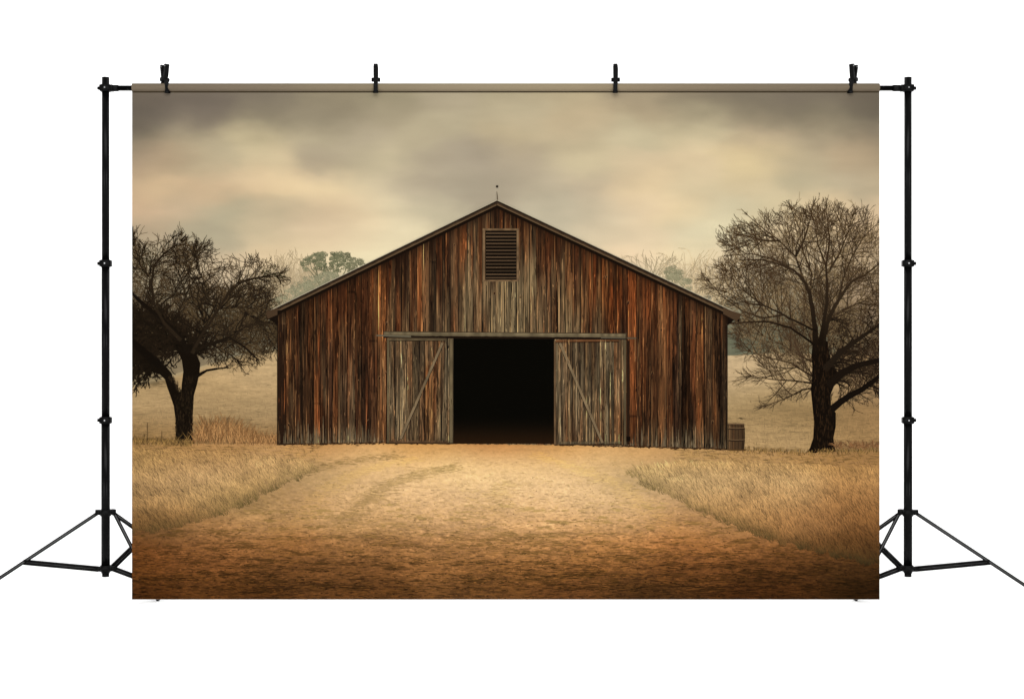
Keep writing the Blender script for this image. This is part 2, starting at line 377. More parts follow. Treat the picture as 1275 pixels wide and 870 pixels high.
def foliate(k, main, seed, poly, dens, L0, w0, depth, cols, wig, up, wmin, kid, skip=30):
    rnd = random.Random(seed)
    for pts in main:
        P = np.array(pts, float); seg = np.diff(P, axis=0); ln = np.hypot(seg[:, 0], seg[:, 1]); tot = ln.sum(); d = rnd.uniform(0, dens)
        first = pts is main[0]
        while d < tot:
            j = int(np.searchsorted(np.cumsum(ln), d)); j = min(j, len(ln) - 1); f = (d - (np.cumsum(ln)[j] - ln[j])) / ln[j]
            x, y = P[j] + seg[j] * f; an = math.atan2(-seg[j][1], seg[j][0])
            if inside(poly, x, y) and (not first or d > skip):
                q = d / tot
                sprout(k, rnd, x, y, an + rnd.choice((-1, 1)) * rnd.uniform(.3, 1.25), L0 * rnd.uniform(.45, 1.15), w0 * (1.15 - .6 * q), depth, poly, cols, wig, up, wmin, kid)
            d += dens * rnd.uniform(.5, 1.5)
        x, y = P[-1]; an = math.atan2(-seg[-1][1], seg[-1][0])
        for e in range(2): sprout(k, rnd, x, y, an + rnd.gauss(0, .4), L0 * .7, w0 * .7, depth, poly, cols, wig, up, wmin, kid)

far_trees()

def left_tree():
    r = np.random.default_rng(5)
    crown = [(120,300),(165,282),(180,296),(205,292),(222,278),(240,300),(256,290),(268,308),(282,300),(300,316),(322,314),(338,322),(352,330),(350,350),(340,368),(332,384),(346,398),(348,420),(335,436),
             (318,444),(300,452),(285,446),(268,452),(255,462),(245,440),(225,430),(205,440),(190,462),(175,470),(150,470),(120,460)]
    crown = [(a_, b_ + 9 * (b_ < 345)) for a_, b_ in crown]
    main = [[(229,545),(228,520),(231,490),(233,470),(236,455),(232,440),(222,420),(205,398),(190,370),(186,345),(190,325),(205,312),(225,300)],
            [(222,484),(214,472),(208,466),(192,462),(178,448),(160,440),(140,430)],
            [(236,455),(228,436),(215,424),(195,410),(178,396),(160,380),(140,360)],
            [(235,450),(244,425),(256,405),(272,385),(285,362),(300,350),(322,345),(345,344)],
            [(240,440),(262,428),(286,420),(305,430),(320,446)],
            [(244,468),(255,462),(268,460),(280,458)],
            [(256,405),(250,380),(258,360),(250,340),(245,322)],
            [(272,385),(300,382),(325,385),(340,392)],
            [(222,420),(220,395),(232,370),(225,345)],
            [(286,420),(300,406),(325,402),(345,408)],
            [(300,382),(318,398),(334,418),(342,432)],
            [(262,428),(280,436),(296,448)],
            [(205,398),(185,392),(165,384)],
            [(186,345),(175,330),(168,305)]]
    crown_o = Ink()
    fine = Ink()
    foliate(fine, main, 1, crown, 6, 40, 1.1, 3, ((88, 71, 48), (50, 38, 26)), .24, .05, .42, .30)
    foliate(fine, main[2:], 5, [(215,380),(350,340),(352,430),(300,455),(262,430),(240,420)], 3.2, 34, .9, 3, ((80, 65, 43), (52, 40, 27)), .26, 0, .4, .3)
    foliate(fine, main, 2, crown, 7, 34, 1.0, 3, ((72, 57, 38), (46, 35, 24)), .28, .02, .42, .30)
    for pts in main[1:]:
        w_ = np.linspace(2.6, .6, len(pts)); crown_o.ribbon(pts, w_, mix((28, 21, 14), (52, 40, 27), np.linspace(0, 1, len(pts))))
    dark = [(150,372),(200,385),(240,398),(262,420),(254,440),(236,440),(205,445),(192,466),(165,466),(140,440)]
    foliate(crown_o, main[:6], 7, dark, 1.7, 30, 2.4, 3, ((40, 30, 20), (22, 17, 11)), .3, 0, .8, .32)
    foliate(crown_o, [[(240,446),(215,430),(190,425),(165,420)], [(225,470),(200,452),(180,440),(160,432)], [(236,420),(205,405),(165,400)], [(190,463),(175,458),(160,455)]], 17, [(150,388),(200,392),(240,404),(258,424),(250,440),(238,440),(215,452),(200,470),(185,480),(160,478),(140,440)], .9, 24, 2.0, 3, ((34, 26, 17), (20, 15, 10)), .34, 0, .9, .3, 0)
    foliate(crown_o, main, 3, crown, 9, 44, 1.9, 3, ((46, 36, 24), (24, 18, 12)), .2, .05, .5, .26)
    foliate(crown_o, main, 4, crown, 12, 36, 1.6, 3, ((38, 29, 20), (22, 17, 11)), .24, .08, .5, .26)
    trunk = Ink()
    out = [(218,553),(220,535),(219,520),(217,505),(213,493),(209,482),(206,472),(200,466),(190,463),(188,470),(180,462),(176,450),(168,444),(160,438),(160,425),(172,430),(182,440),(196,452),(206,455),
           (214,464),(218,476),(224,488),(226,488),(227,478),(229,462),(227,448),(221,436),(212,424),(222,418),(235,430),(245,440),(250,452),(249,464),(246,478),(242,492),(241,510),(240,530),(241,545),(243,553),(232,556)]
    # bark as a fan of narrow strips so that it keeps tone
    trunk.poly(out, (22, 16, 10))
    for i in range(420):
        y = r.uniform(470, 552); x = r.uniform(219 - (470 > y) * 4, 241)
        if y < 492 and x < 231: x = 210 + (y - 470) * .6 + r.uniform(0, 6)
        c = np.array((34, 26, 17)) * r.uniform(.5, 1.7)
        trunk.ribbon([(x, y), (x + r.normal(0, .5), y - r.uniform(2, 6))], [.7, .3], c)
    trunk.ribbon([(242,470),(250,466),(258,461),(268,459),(280,458)], [5, 3.4, 2.6, 2, 1.6], (24, 18, 12))
    trunk.ribbon([(236,440),(226,420),(208,402),(190,388),(172,372),(160,365)], [8, 5.4, 4.6, 4.4, 4.4, 4.4], (24, 18, 12))
    trunk.ribbon([(226,424),(205,402),(193,380),(189,352),(193,330),(205,316),(222,304)], [5, 3.6, 3, 2.8, 2.4, 2.2, 1.2], (40, 31, 21))
    trunk.ribbon([(200,455),(182,440),(168,428),(158,424)], [9, 10, 9, 9], (20, 15, 10))
    trunk.ribbon([(240,440),(250,420),(262,402),(276,380),(288,362),(302,351),(322,346),(345,344)], [5, 3.2, 2.8, 2.4, 2.2, 1.9, 1.5, .9], (40, 31, 21))
    trunk.ribbon([(244,436),(262,428),(286,420),(305,432),(322,448)], [5, 3.4, 3, 2.4, 1.4], (30, 23, 15))
    o = trunk.build('printed_tree', 6, backdrop, 'leafless dark tree with a forked trunk printed left of the barn')
    fine.build('twigs', 4.6, o); crown_o.build('crown', 5.2, o)
    lv = Ink()
    blobtree(lv, [(340, 335, 9, 7), (346, 344, 7, 4), (332, 340, 6, 5)], [(66, 60, 40), (78, 72, 50), (54, 48, 32)], 130, 1.0, 31)
    blobtree(lv, [(183, 322, 12, 12), (174, 336, 10, 10)], [(62, 54, 36), (50, 42, 28)], 200, 1.0, 32)
    lv.build('foliage', 5.4, o)
left_tree()

def right_tree():
    r = np.random.default_rng(8)
    crown = [(898,276),(908,286),(920,264),(938,272),(950,256),(968,262),(984,248),(1000,256),(1014,246),(1026,252),(1038,246),(1056,256),(1070,250),(1090,262),(1130,272),(1140,500),(1094,518),(1082,512),(1070,524),(1052,510),(1040,500),(1030,490),
             (1012,488),(998,496),(980,494),(962,507),(944,508),(952,494),(972,482),(955,476),(930,480),(912,476),(925,464),(950,460),(935,446),(915,440),(922,424),(900,412),(912,402),(930,398),(905,385),(884,366),(872,345),(884,340),(900,350),(896,332),(884,320),(904,318),(912,306),(894,296)]
    crown = [(a_, b_ + 10 * (b_ < 330)) for a_, b_ in crown]
    main = [[(1023,555),(1022,520),(1021,490),(1020,460),(1018,430),(1016,410),(1012,390),(1008,365),(1000,348),(985,337),(965,330),(945,326),(925,330),(906,336)],
            [(1022,430),(1030,405),(1042,378),(1060,350),(1080,340),(1100,325)],
            [(1020,430),(1026,395),(1030,360),(1028,330),(1032,300),(1030,275),(1028,258)],
            [(1000,348),(990,320),(970,300),(950,285),(930,268)],
            [(1008,365),(1010,340),(998,310),(995,285),(985,262)],
            [(1016,410),(1000,405),(975,392),(950,380),(925,362),(905,340)],
            [(1014,430),(985,408),(960,400),(930,400),(905,402)],
            [(1020,455),(1000,445),(975,430),(950,418)],
            [(1018,478),(990,474),(960,472),(935,468)],
            [(1018,482),(998,485),(980,495),(955,504)],
            [(1034,508),(1050,498),(1068,488),(1085,478),(1100,470)],
            [(1034,480),(1055,465),(1075,452),(1095,445)],
            [(1030,460),(1050,440),(1070,420),(1094,400)],
            [(1030,400),(1050,385),(1075,375),(1100,360)],
            [(1042,378),(1050,345),(1060,320),(1075,295),(1092,278)],
            [(1030,340),(1045,315),(1055,290),(1060,270)],
            [(985,335),(960,322),(935,316),(912,318)],
            [(970,300),(952,300),(930,294),(908,290)],
            [(975,392),(950,396),(925,388),(900,370),(884,352)],
            [(950,380),(930,378),(905,364)],
            [(990,320),(1000,300),(1008,275),(1012,256)],
            [(1028,332),(1018,305),(1014,280)],
            [(1018,472),(1000,462),(985,452),(960,446),(935,438)]]
    fine = Ink(); cr = Ink()
    foliate(fine, main, 11, crown, 12, 58, .8, 3, ((140, 118, 84), (86, 68, 47)), .06, .05, .34, .22)
    low = [(985,380),(1094,350),(1110,500),(1070,505),(1040,495),(1030,480),(1012,470),(980,440),(960,410)]
    foliate(fine, main, 12, low, 9, 34, 1.1, 3, ((98, 80, 54), (58, 45, 30)), .14, .02, .42, .28)
    for pts in main[1:]:
        w_ = np.linspace(2.6, .6, len(pts)); cr.ribbon(pts, w_, mix((34, 26, 18), (74, 58, 40), np.linspace(0, 1, len(pts)) ** .6))
    heavy = [(1020,400),(1050,392),(1094,372),(1110,500),(1075,484),(1050,482),(1036,485),(1020,470),(1018,430)]
    foliate(cr, main[10:14], 13, heavy, 2.2, 30, 2.0, 3, ((44, 33, 22), (24, 18, 12)), .18, 0, .6, .3, 0)
    foliate(fine, main[10:14], 33, [(1020,440),(1094,400),(1110,520),(1075,522),(1050,516),(1040,505),(1030,480)], 3.0, 30, 1.2, 3, ((70, 54, 37), (40, 30, 20)), .14, -.04, .5, .3, 0)
    foliate(cr, main, 14, crown, 13, 62, 1.2, 3, ((80, 62, 43), (36, 27, 18)), .06, .06, .38, .20)
    foliate(cr, main, 15, crown, 19, 54, 1.2, 3, ((60, 46, 31), (30, 23, 15)), .065, .04, .38, .20)
    t = Ink()
    out = [(1004,563),(1008,557),(1012,545),(1013,525),(1011,505),(1009,485),(1011,462),(1010,440),(1012,425),(1020,420),(1030,425),(1032,440),(1036,455),(1046,470),(1038,480),(1033,492),(1034,505),(1040,514),(1040,530),(1037,545),(1039,558),(1042,564),(1024,566)]
    t.poly(out, (20, 14, 9))
    for i in range(420):
        y = r.uniform(430, 562); x = r.uniform(1013, 1036)
        t.ribbon([(x, y), (x + r.normal(0, .5), y - r.uniform(2, 7))], [.7, .3], np.array((38, 27, 17)) * r.uniform(.5, 1.6))
    t.ribbon([(1034,510),(1046,500),(1058,492),(1072,485),(1086,475),(1096,468)], [9, 8, 7.4, 6.6, 6, 6], (22, 16, 11))
    t.ribbon([(1030,480),(1048,464),(1066,455),(1096,448)], [12, 9, 7, 6], (26, 19, 13))
    t.ribbon([(1026,460),(1046,438),(1066,424),(1096,404)], [9, 7, 5, 4], (34, 26, 18))
    def limb(pts, ws, end, start=(22, 16, 10)):
        f = np.linspace(0, 1, len(pts)) ** .7; P = np.array(pts, float); tt = np.linspace(0, len(pts) - 1, len(pts) * 4)
        Q = np.stack([np.interp(tt, range(len(pts)), P[:, 0]), np.interp(tt, range(len(pts)), P[:, 1])], 1)
        Q[1:-1] += r.normal(0, .35, Q[1:-1].shape); W = np.interp(tt, range(len(pts)), ws) * (1 + r.normal(0, .06, len(tt)))
        C = mix(start, end, np.interp(tt, range(len(pts)), f)); t.ribbon(Q, W, C)
    limb([(1016,440),(1014,410),(1011,385),(1008,365),(1000,350),(990,338),(970,329),(945,323),(920,324)], [9, 6.5, 5.4, 4.6, 3.6, 2.8, 2.2, 1.6, .8], (62, 48, 33))
    limb([(1022,440),(1027,410),(1034,390),(1042,376),(1058,352),(1078,341),(1098,326)], [8, 5.6, 4.6, 3.8, 2.8, 2, 1.4], (64, 50, 34))
    limb([(1021,430),(1026,395),(1030,362),(1028,332),(1032,302),(1030,278)], [6, 4, 3.2, 2.4, 1.8, .9], (66, 51, 35))
    limb([(1014,430),(985,409),(960,401),(930,401),(906,403)], [3, 2.4, 2, 1.4, .8], (48, 36, 25))
    limb([(1016,412),(1000,405),(975,392),(950,380),(925,362)], [3, 2.4, 2, 1.6, .8], (52, 40, 28))
    o = t.build('printed_tree', 6, backdrop, 'leafless spreading tree with one thick trunk printed right of the barn')
    fine.build('twigs', 4.6, o); cr.build('crown', 5.2, o)
right_tree()

# ------------------------------------------------------------------ foreground
GROUND = [
 (165,556,(152,116,68)),(260,556,(165,122,68)),(400,556,(172,122,64)),(520,556,(185,132,66)),(620,554,(170,114,58)),(700,556,(185,132,68)),(800,558,(190,140,78)),(900,562,(170,130,75)),(1000,566,(160,120,68)),(1090,570,(142,108,62)),
 (165,575,(160,125,75)),(260,575,(180,140,90)),(360,575,(190,150,98)),(420,575,(205,165,105)),(480,575,(222,182,118)),(560,578,(230,192,125)),(640,578,(228,190,125)),(720,576,(222,184,120)),(780,576,(205,168,108)),(850,575,(180,144,92)),(950,575,(180,142,90)),(1090,580,(165,122,72)),
 (165,600,(165,130,85)),(260,600,(178,142,95)),(340,600,(165,130,82)),(390,594,(158,130,82)),(430,600,(210,170,112)),(500,600,(225,185,125)),(600,600,(228,190,128)),(700,600,(228,190,130)),(765,600,(215,178,120)),(797,598,(155,130,84)),(870,600,(190,155,105)),(960,600,(185,148,98)),(1090,600,(160,118,70)),
 (165,625,(150,115,72)),(250,625,(168,132,85)),(300,628,(150,120,70)),(325,622,(150,118,72)),(370,625,(195,152,98)),(450,625,(205,165,108)),(560,625,(215,175,118)),(660,625,(218,178,120)),(760,625,(218,180,122)),(815,625,(200,160,105)),(880,628,(160,125,80)),(960,625,(170,130,82)),(1090,625,(150,105,60)),
 (165,655,(110,78,42)),(220,655,(120,88,50)),(260,652,(165,118,68)),(330,650,(180,135,82)),(450,650,(190,148,92)),(560,650,(198,155,100)),(660,650,(205,160,102)),(760,650,(200,155,98)),(860,650,(185,135,80)),(930,655,(160,118,70)),(1000,655,(145,102,60)),(1090,655,(120,80,42)),
 (165,680,(105,62,28)),(250,680,(135,88,46)),(350,680,(145,98,52)),(450,680,(150,105,58)),(560,680,(165,118,68)),(660,680,(170,122,70)),(760,680,(170,118,64)),(860,680,(160,105,55)),(950,680,(135,88,45)),(1050,685,(100,65,32)),(1090,685,(85,55,28)),
 (165,710,(100,60,26)),(250,710,(112,70,34)),(350,710,(105,68,34)),(450,710,(112,74,38)),(560,710,(130,88,46)),(660,710,(135,90,46)),(760,710,(128,84,42)),(860,710,(112,70,34)),(960,710,(88,55,26)),(1090,710,(62,40,18)),
 (165,743,(70,40,16)),(300,743,(88,54,24)),(450,743,(98,62,30)),(600,743,(110,72,36)),(700,743,(105,66,32)),(800,743,(78,50,24)),(950,743,(72,42,18)),(1090,743,(45,28,12))]
def base_line(x): return np.interp(x, [165, 230, 345, 480, 620, 700, 800, 905, 1000, 1095], [549, 552, 552, 550, 549, 551, 554, 559, 563, 561])
def ground():
    xs = np.linspace(165, 1094.5, 900); t = np.linspace(0, 1, 205)
    top = base_line(xs) + (vnoise(xs / 4, xs * 0, 1) - .5) * 2; PX, T = np.meshgrid(xs, t); PY = top[None] * (1 - T) + 745.5 * T
    C = scatter(PX, PY, GROUND, 2.6, 36)
    near = smooth(560, 740, PY)
    f = (PY - 540) / 120.            # nearer ground, larger marks
    V = 26 * np.log(np.clip(PY - 520, 8, None)); U = (PX - 620) / (.45 + .75 * f)
    st = fbm(U / 38, V / 1.15, 1, 5) - .5; big = fbm(U / 60, V / 6, 3, 3) - .5
    w2 = fbm(U / 24, V / 3, 2, 2)
    rid = np.abs(vnoise(U / 13 + 3 * w2, V / 1.5 + 2.4 * w2, 2) - .5) * 2; rid = (1 - np.clip(rid, 0, 1)) ** 8 * smooth(.46, .62, fbm(U / 34, V / 5, 0, 2))
    g1 = vnoise(PX / 2.4, PY / 1.25, 0) - .5; g2 = vnoise(PX / 5.5, PY / 2.0, 3) - .5; g3 = vnoise(PX / 1.3, PY / 1.0, 2) - .5
    amp = .30 + .70 * near
    C = C * np.array((1.0, 1.0, 1.07)) * (1.06 + (.62 * st * (.14 + .9 * near ** 1.4) + .16 * big * amp + (.07 + .26 * near) * g1 + (.05 + .24 * near) * g2 + (.08 + .16 * near) * g3)[..., None])
    C = np.clip(C * (1 - .10 * smooth(690, 745, PY))[..., None], 4, 250)
    k = Ink(); k.grid(PX, PY, C); k.build('printed_dirt_road', 7, backdrop, 'pale trampled dirt road printed in front of the barn doors')
    r = np.random.default_rng(77); s = Ink()
    # short level strokes, clods and pebbles; finer and paler with distance
    n = 15000; X0 = r.uniform(160, 1094, n); Y0 = 558 + 186 * r.random(n) ** .8
    B0 = scatter(X0, Y0, GROUND, 2.6, 36); F0 = (Y0 - 550) / 195.
    tone = fbm(X0 / 30, Y0 / 7, 2, 3)
    for i in range(n):
        x, y, f = X0[i], Y0[i], F0[i]; L = r.uniform(1.5, 6.5) * (.6 + 1.2 * f) * (2.2 if r.random() < .08 else 1)
        v = (r.uniform(.52, .9) if r.random() < .42 + .9 * (.5 - tone[i]) else r.uniform(1.0, 1.26)); v = 1 + (v - 1) * (.26 + .72 * f)
        sl = (x - 625) / 470. * (-.05 if y < 640 else .02) + r.normal(0, .05); wd = r.uniform(.35, .9) * (.7 + .7 * f)
        s.ribbon([(x, y), (x + L * .3, y + sl * L * .3 + r.normal(0, .12)), (x + L * .7, y + sl * L * .7 + r.normal(0, .15)), (x + L, y + sl * L)], [wd * .3, wd, wd * .8, wd * .2], np.clip(B0[i] * v, 4, 246))
    # drifts of darker, slightly mossy soil lying level in the foreground
    for i in range(330):
        y = 622 + 114 * r.random() ** .7; f = (y - 550) / 195.; x = r.uniform(165, 1094) if r.random() < .6 else r.choice([r.normal(330, 70), r.normal(950, 70), r.normal(700, 60)])
        b = scatter(np.array([x]), np.array([y]), GROUND, 2.6, 36)[0]; sp = r.uniform(10, 60) * f * r.random() ** .5
        for j in range(int(r.uniform(8, 26))):
            px, py = x + r.normal(0, sp), y + r.normal(0, 1.5 * f + .3); L = r.uniform(3, 12) * (.5 + f)
            s.ribbon([(px, py), (px + L * .4, py + r.normal(0, .3)), (px + L, py + r.normal(0, .5))], [.2, r.uniform(.5, 1.3), .2], np.clip(b * (1 - r.uniform(.12, .54) * min(1, max(.12, (y - 618) / 90.))) * np.array((.99, 1.01, .96)), 3, 240))
    for i in range(800):
        x = r.uniform(166, 1094); y = 566 + 178 * r.random() ** .8; f = (y - 550) / 195.; wd = r.uniform(.5, 1.1) * (.5 + 1.1 * f)
        b = scatter(np.array([x]), np.array([y]), GROUND, 2.6, 36)[0]
        s.poly([(x + wd * math.cos(q) * r.uniform(.7, 1.2), y + wd * .45 * math.sin(q)) for q in np.linspace(0, 5.2, 6)], b * r.uniform(.42, .7))
    # wheel tracks: pale bands of fine strokes curving from the doors to the foreground
    for (pts, wdt, nst, lo, hi) in (([(520, 570), (470, 580), (435, 592), (405, 612), (375, 645), (345, 690)], 18, 900, 1.03, 1.18), ([(665, 566), (720, 582), (775, 606), (820, 640), (880, 690)], 20, 900, 1.04, 1.20),
                                ([(570, 580), (520, 590), (482, 604), (452, 626), (425, 660)], 17, 900, .80, .98), ([(500, 566), (450, 572), (400, 580), (372, 590)], 10, 260, .74, .95), ([(630, 600), (600, 640), (570, 700)], 34, 500, .82, 1.14)):
        P = np.array(pts, float); tt = np.linspace(0, 1, len(P))
        for i in range(nst):
            t = r.random(); x = np.interp(t, tt, P[:, 0]) + r.normal(0, wdt * .5) * (.5 + t); y = np.interp(t, tt, P[:, 1]) + r.normal(0, 2.4); f = (y - 550) / 195.
            b = scatter(np.array([x]), np.array([y]), GROUND, 2.6, 36)[0]; L = r.uniform(3, 10)
            s.ribbon([(x - L / 2, y), (x, y + r.normal(0, .2)), (x + L / 2, y + r.normal(0, .4))], [.2, r.uniform(.5, 1.0), .2], np.clip(b * r.uniform(lo, hi), 4, 246))
    s.build('printed_clods', 8, backdrop)
ground()

LG = [(150,668),(200,664),(240,657),(285,642),(320,624),(345,612),(375,598),(398,588),(392,579),(360,572),(300,566),(220,562),(150,560)]
RG = [(776,590),(800,582),(850,577),(940,578),(1020,582),(1110,586),(1110,712),(1060,700),(1010,690),(960,675),(905,655),(865,638),(830,620),(800,606)]
def grass():
    r = np.random.default_rng(99)
    for (poly, n, lab, lean) in ((LG, 10500, 'dry pale grass bank printed in the lower left', -.35), (RG, 17500, 'dry pale grass bank printed in the lower right', -.3)):
        P = np.array(polyfill(poly, n, r)); P = P[np.argsort(P[:, 1])]
        base = scatter(P[:, 0], P[:, 1], GROUND, 2.6, 36)
        pl = np.array(poly); k = Ink()
        cl = fbm(P[:, 0] / 26, P[:, 1] / 9, 1, 3)
        # distance to the road-side (lower) edge for the dark fringe
        if poly is LG: e = np.interp(P[:, 0], [150, 200, 240, 285, 320, 345, 375, 398], [668, 664, 657, 642, 624, 612, 598, 588]) - P[:, 1]
        else: e = np.interp(P[:, 0], [776, 800, 830, 865, 905, 960, 1010, 1060, 1110], [592, 606, 620, 638, 655, 675, 690, 700, 712]) - P[:, 1]
        for i in range(len(P)):
            x, y = P[i]; f = max((y - 560) / 130., 0)
            if e[i] < 10 * vnoise(x / 9., y / 5., 2) - 2: continue                # ragged edge to the road
            fr = math.exp(-max(e[i] - 3, 0) / 7.) * (.5 + vnoise(x / 14., y / 8., 1))
            L = r.uniform(3.5, 8.5) * (.7 + 1.25 * f) * (1 - .45 * fr) * (1.5 if r.random() < .12 else 1); a = lean + r.normal(0, .22) + .5 * (cl[i] - .5)
            v = r.random()
            bs = base[i] * .9 + base[i].mean() * np.array((1.14, 1.0, .80)) * .10
            c = bs * 1.03 * (.84 + .42 * cl[i] + (r.uniform(-.30, -.06) if v < .30 else r.uniform(.0, .24)))
            fr = min(fr, 1); c = c * (1 - .62 * fr) + np.array((88, 76, 42)) * (.5 + .5 * (base[i][0] / 200.)) * .62 * fr
            wd = r.uniform(.4, .8) * (.8 + .45 * f); b2 = a + r.uniform(.1, .5) * -1
            x1, y1 = x + math.sin(a) * L * .4, y - math.cos(a) * L * .4; x2, y2 = x1 + math.sin(b2) * L * .35, y1 - math.cos(b2) * L * .35; x3, y3 = x2 + math.sin(b2 - .25) * L * .3, y2 - math.cos(b2 - .25) * L * .3
            cc = np.clip(np.array([c * .86, c, c * 1.06, c * 1.1]), 6, 240)
            k.ribbon([(x, y), (x1, y1), (x2, y2), (x3, y3)], [wd, wd * .9, wd * .65, .15], cc)
        k.build('printed_grass', 9, backdrop, lab)
    # weeds and rough grass along the back edge
    k = Ink()
    for i in range(2600):
        x = r.uniform(166, 400) if r.random() < .5 else r.uniform(840, 1094); y0 = float(base_line(x)); y = y0 + 3 + 22 * r.random(); L = r.uniform(1.5, 4.5)
        b = scatter(np.array([x]), np.array([y]), GROUND, 2.6, 36)[0] * (r.uniform(.62, .92) if r.random() < .5 else r.uniform(1.02, 1.2))
        if r.random() < .5: k.ribbon([(x, y), (x - L * .25, y - L * .5), (x - L * .6, y - L)], [.5, .45, .1], np.clip(b, 5, 235))
        else: k.ribbon([(x - L * 1.5, y), (x, y + r.normal(0, .3)), (x + L * 1.5, y + r.normal(0, .4))], [.2, r.uniform(.4, .9), .1], np.clip(b, 5, 235))
    for i in range(2000):
        x = r.uniform(166, 346) if i < 1500 else r.uniform(906, 1094); y = float(base_line(x)) + r.uniform(-2, 4)
        tall = 20 * math.exp(-((x - 275) / 42.) ** 2) + 9 if x < 346 else 5
        L = r.uniform(.25, 1) * tall if x > 245 or r.random() < .15 else r.uniform(2, 6); a = r.normal(0, .3)
        rust = (x > 240) and (x < 346)
        c = np.array(((172, 128, 80) if r.random() < .5 else (128, 90, 54)) if rust else ((150, 116, 66) if r.random() < .6 else (96, 72, 42))) * r.uniform(.8, 1.2)
        y2 = y - r.uniform(0, 1) * (tall * .5 if rust else 0)
        k.ribbon([(x, y2), (x + math.sin(a) * L * .5, y2 - L * .5), (x + math.sin(a * 1.5) * L, y2 - L)], [.6, .5, .2], c)
    for (x, h) in ((184, 24), (180, 10), (202, 14), (283, 30)): k.ribbon([(x, 550), (x + .3, 550 - h)], [.8, .6], (92, 70, 46))
    for i in range(150):
        x = r.uniform(1040, 1094); y = 556 + r.normal(0, 2); a = r.uniform(-1.3, 1.3); L = r.uniform(3, 11)
        k.ribbon([(x, y), (x + math.sin(a) * L * .5, y - abs(math.cos(a)) * L * .5 - 1), (x + math.sin(a) * L, y - abs(math.cos(a)) * L * .7)], [.6, .6, .2], np.array((124, 88, 56)) * r.uniform(.7, 1.3))
    k.build('printed_weeds', 8.5, backdrop, 'rust brown weeds printed beside the left tree')
grass()

# ------------------------------------------------------------------ the barn
def roof_y(x): return np.where(x < 619, 249.5 + (619 - x) * .4855, 249.5 + (x - 619) * .4700)
def plank_paint(PX, PY, seed, x0, x1, wmin, wmax, pal, grey, greycol):
    """weathered boards: tone per board, long vertical streaks, gaps and battens"""
    r = np.random.default_rng(seed); edges = [x0]
    while edges[-1] < x1: edges.append(edges[-1] + r.uniform(wmin, wmax))
    edges = np.array(edges); idx = np.clip(np.searchsorted(edges, PX, side='right') - 1, 0, len(edges) - 2)
    ne = len(edges)
    base = np.array([np.array(pal[r.integers(len(pal))]) * r.uniform(.84, 1.14) for _ in edges])
    off = r.uniform(0, 200, ne); C = base[idx]; gcol = np.array(greycol, float)
    # boards differ in how far they have greyed, blackened or kept their red
    wet = fbm(off[idx] * 3 + (PX - edges[idx]) * .13, PY / 120 + off[idx], seed, 3)
    C = mix(C, np.array((40, 27, 18)), np.clip((wet - .46) * 4.5, 0, .72))
    rd = fbm(off[idx] * 5 + (PX - edges[idx]) * .2, PY / 105 + 2 * off[idx], seed + 1, 3)
    C = mix(C, np.array((118, 63, 32)), np.clip((rd - .53) * 4, 0, .46) * (1 - .8 * grey))
    gv = np.clip(grey * (.7 + .6 * (off[idx] % 1)) + (fbm(off[idx] * 7 + PX * .12, PY / 80, seed + 2, 3) - .54) * 1.5, 0, 1)
    C = mix(C, gcol, gv * .9)
    # replaced lengths: some boards change tone at a butt joint
    js = r.uniform(300, 530, ne); jt = r.uniform(.62, 1.3, ne); on = (r.random(ne) < .13)[idx]
    C = C * np.where(on & (PY > js[idx]), jt[idx], 1)[..., None]
    C = C * (1 - .5 * np.exp(-((PY - js[idx]) / 1.1) ** 2) * on)[..., None]
    # grain: narrow streaks that run a long way down a board
    s1 = vnoise(PX * 1.9, PY / 90 + off[idx], seed) - .5; s2 = vnoise(PX * .62, PY / 70 + off[idx], seed + 3) - .5
    s3 = vnoise(PX * 1.7, PY / 9 + off[idx], seed + 1) - .5
    s4 = vnoise(PX * 2.3, PY / 34 + off[idx], seed + 2) - .5
    C = C * (1 + (.72 * s1 + .22 * s2 + .30 * s3 + .52 * s4)[..., None])
    dl = PX - edges[idx]; dr = edges[idx + 1] - PX
    gapw = .5 + .55 * (off[idx] % 1)
    C = C * (1 - .88 * np.exp(-(dl / gapw) ** 2) * (.7 + .3 * vnoise(idx * 3.7, PY / 40, 1)))[..., None]
    bat = np.exp(-((dl - 1.8) / .55) ** 2) * (off[idx] % 3 < 2.0) * np.clip(vnoise(idx * 2.1 + .3, PY / 30, 2) * 1.8 - .45, 0, 1)
    C = C + bat[..., None] * np.array((84, 64, 40))
    sp = np.exp(-((dr - 2.6) / .4) ** 2) * (off[idx] % 5 < 2.2) * np.clip(vnoise(idx * 4.3 + .7, PY / 24, 0) * 2.2 - .9, 0, 1)
    C = C + sp[..., None] * np.array((84, 58, 32))
    return np.clip(C, 5, 235)
def splinters(k, r, n, x0, x1, ytop, ybot, C_at, w=(.25, .7), L=(6, 46)):
    # cracks, raised grain and battens as crisp strokes along the boards
    for i in range(n):
        x = r.uniform(x0, x1); ya = r.uniform(ytop(x), ybot(x)); l = r.uniform(*L) * r.random() + 3; yb = min(ya + l, ybot(x))
        if yb - ya < 2: continue
        b = C_at(x, (ya + yb) / 2); u = r.random()
        c = b * r.uniform(.30, .7) if u < .55 else (b * r.uniform(1.15, 1.6) + np.array((10, 8, 5)))
        wd = r.uniform(*w); m = x + r.normal(0, .25)
        k.ribbon([(x, ya), (m, ya + (yb - ya) * .35), (m + r.normal(0, .15), ya + (yb - ya) * .7), (x + r.normal(0, .3), yb)], [.15, wd, wd * .8, .1], np.clip(c, 6, 205))
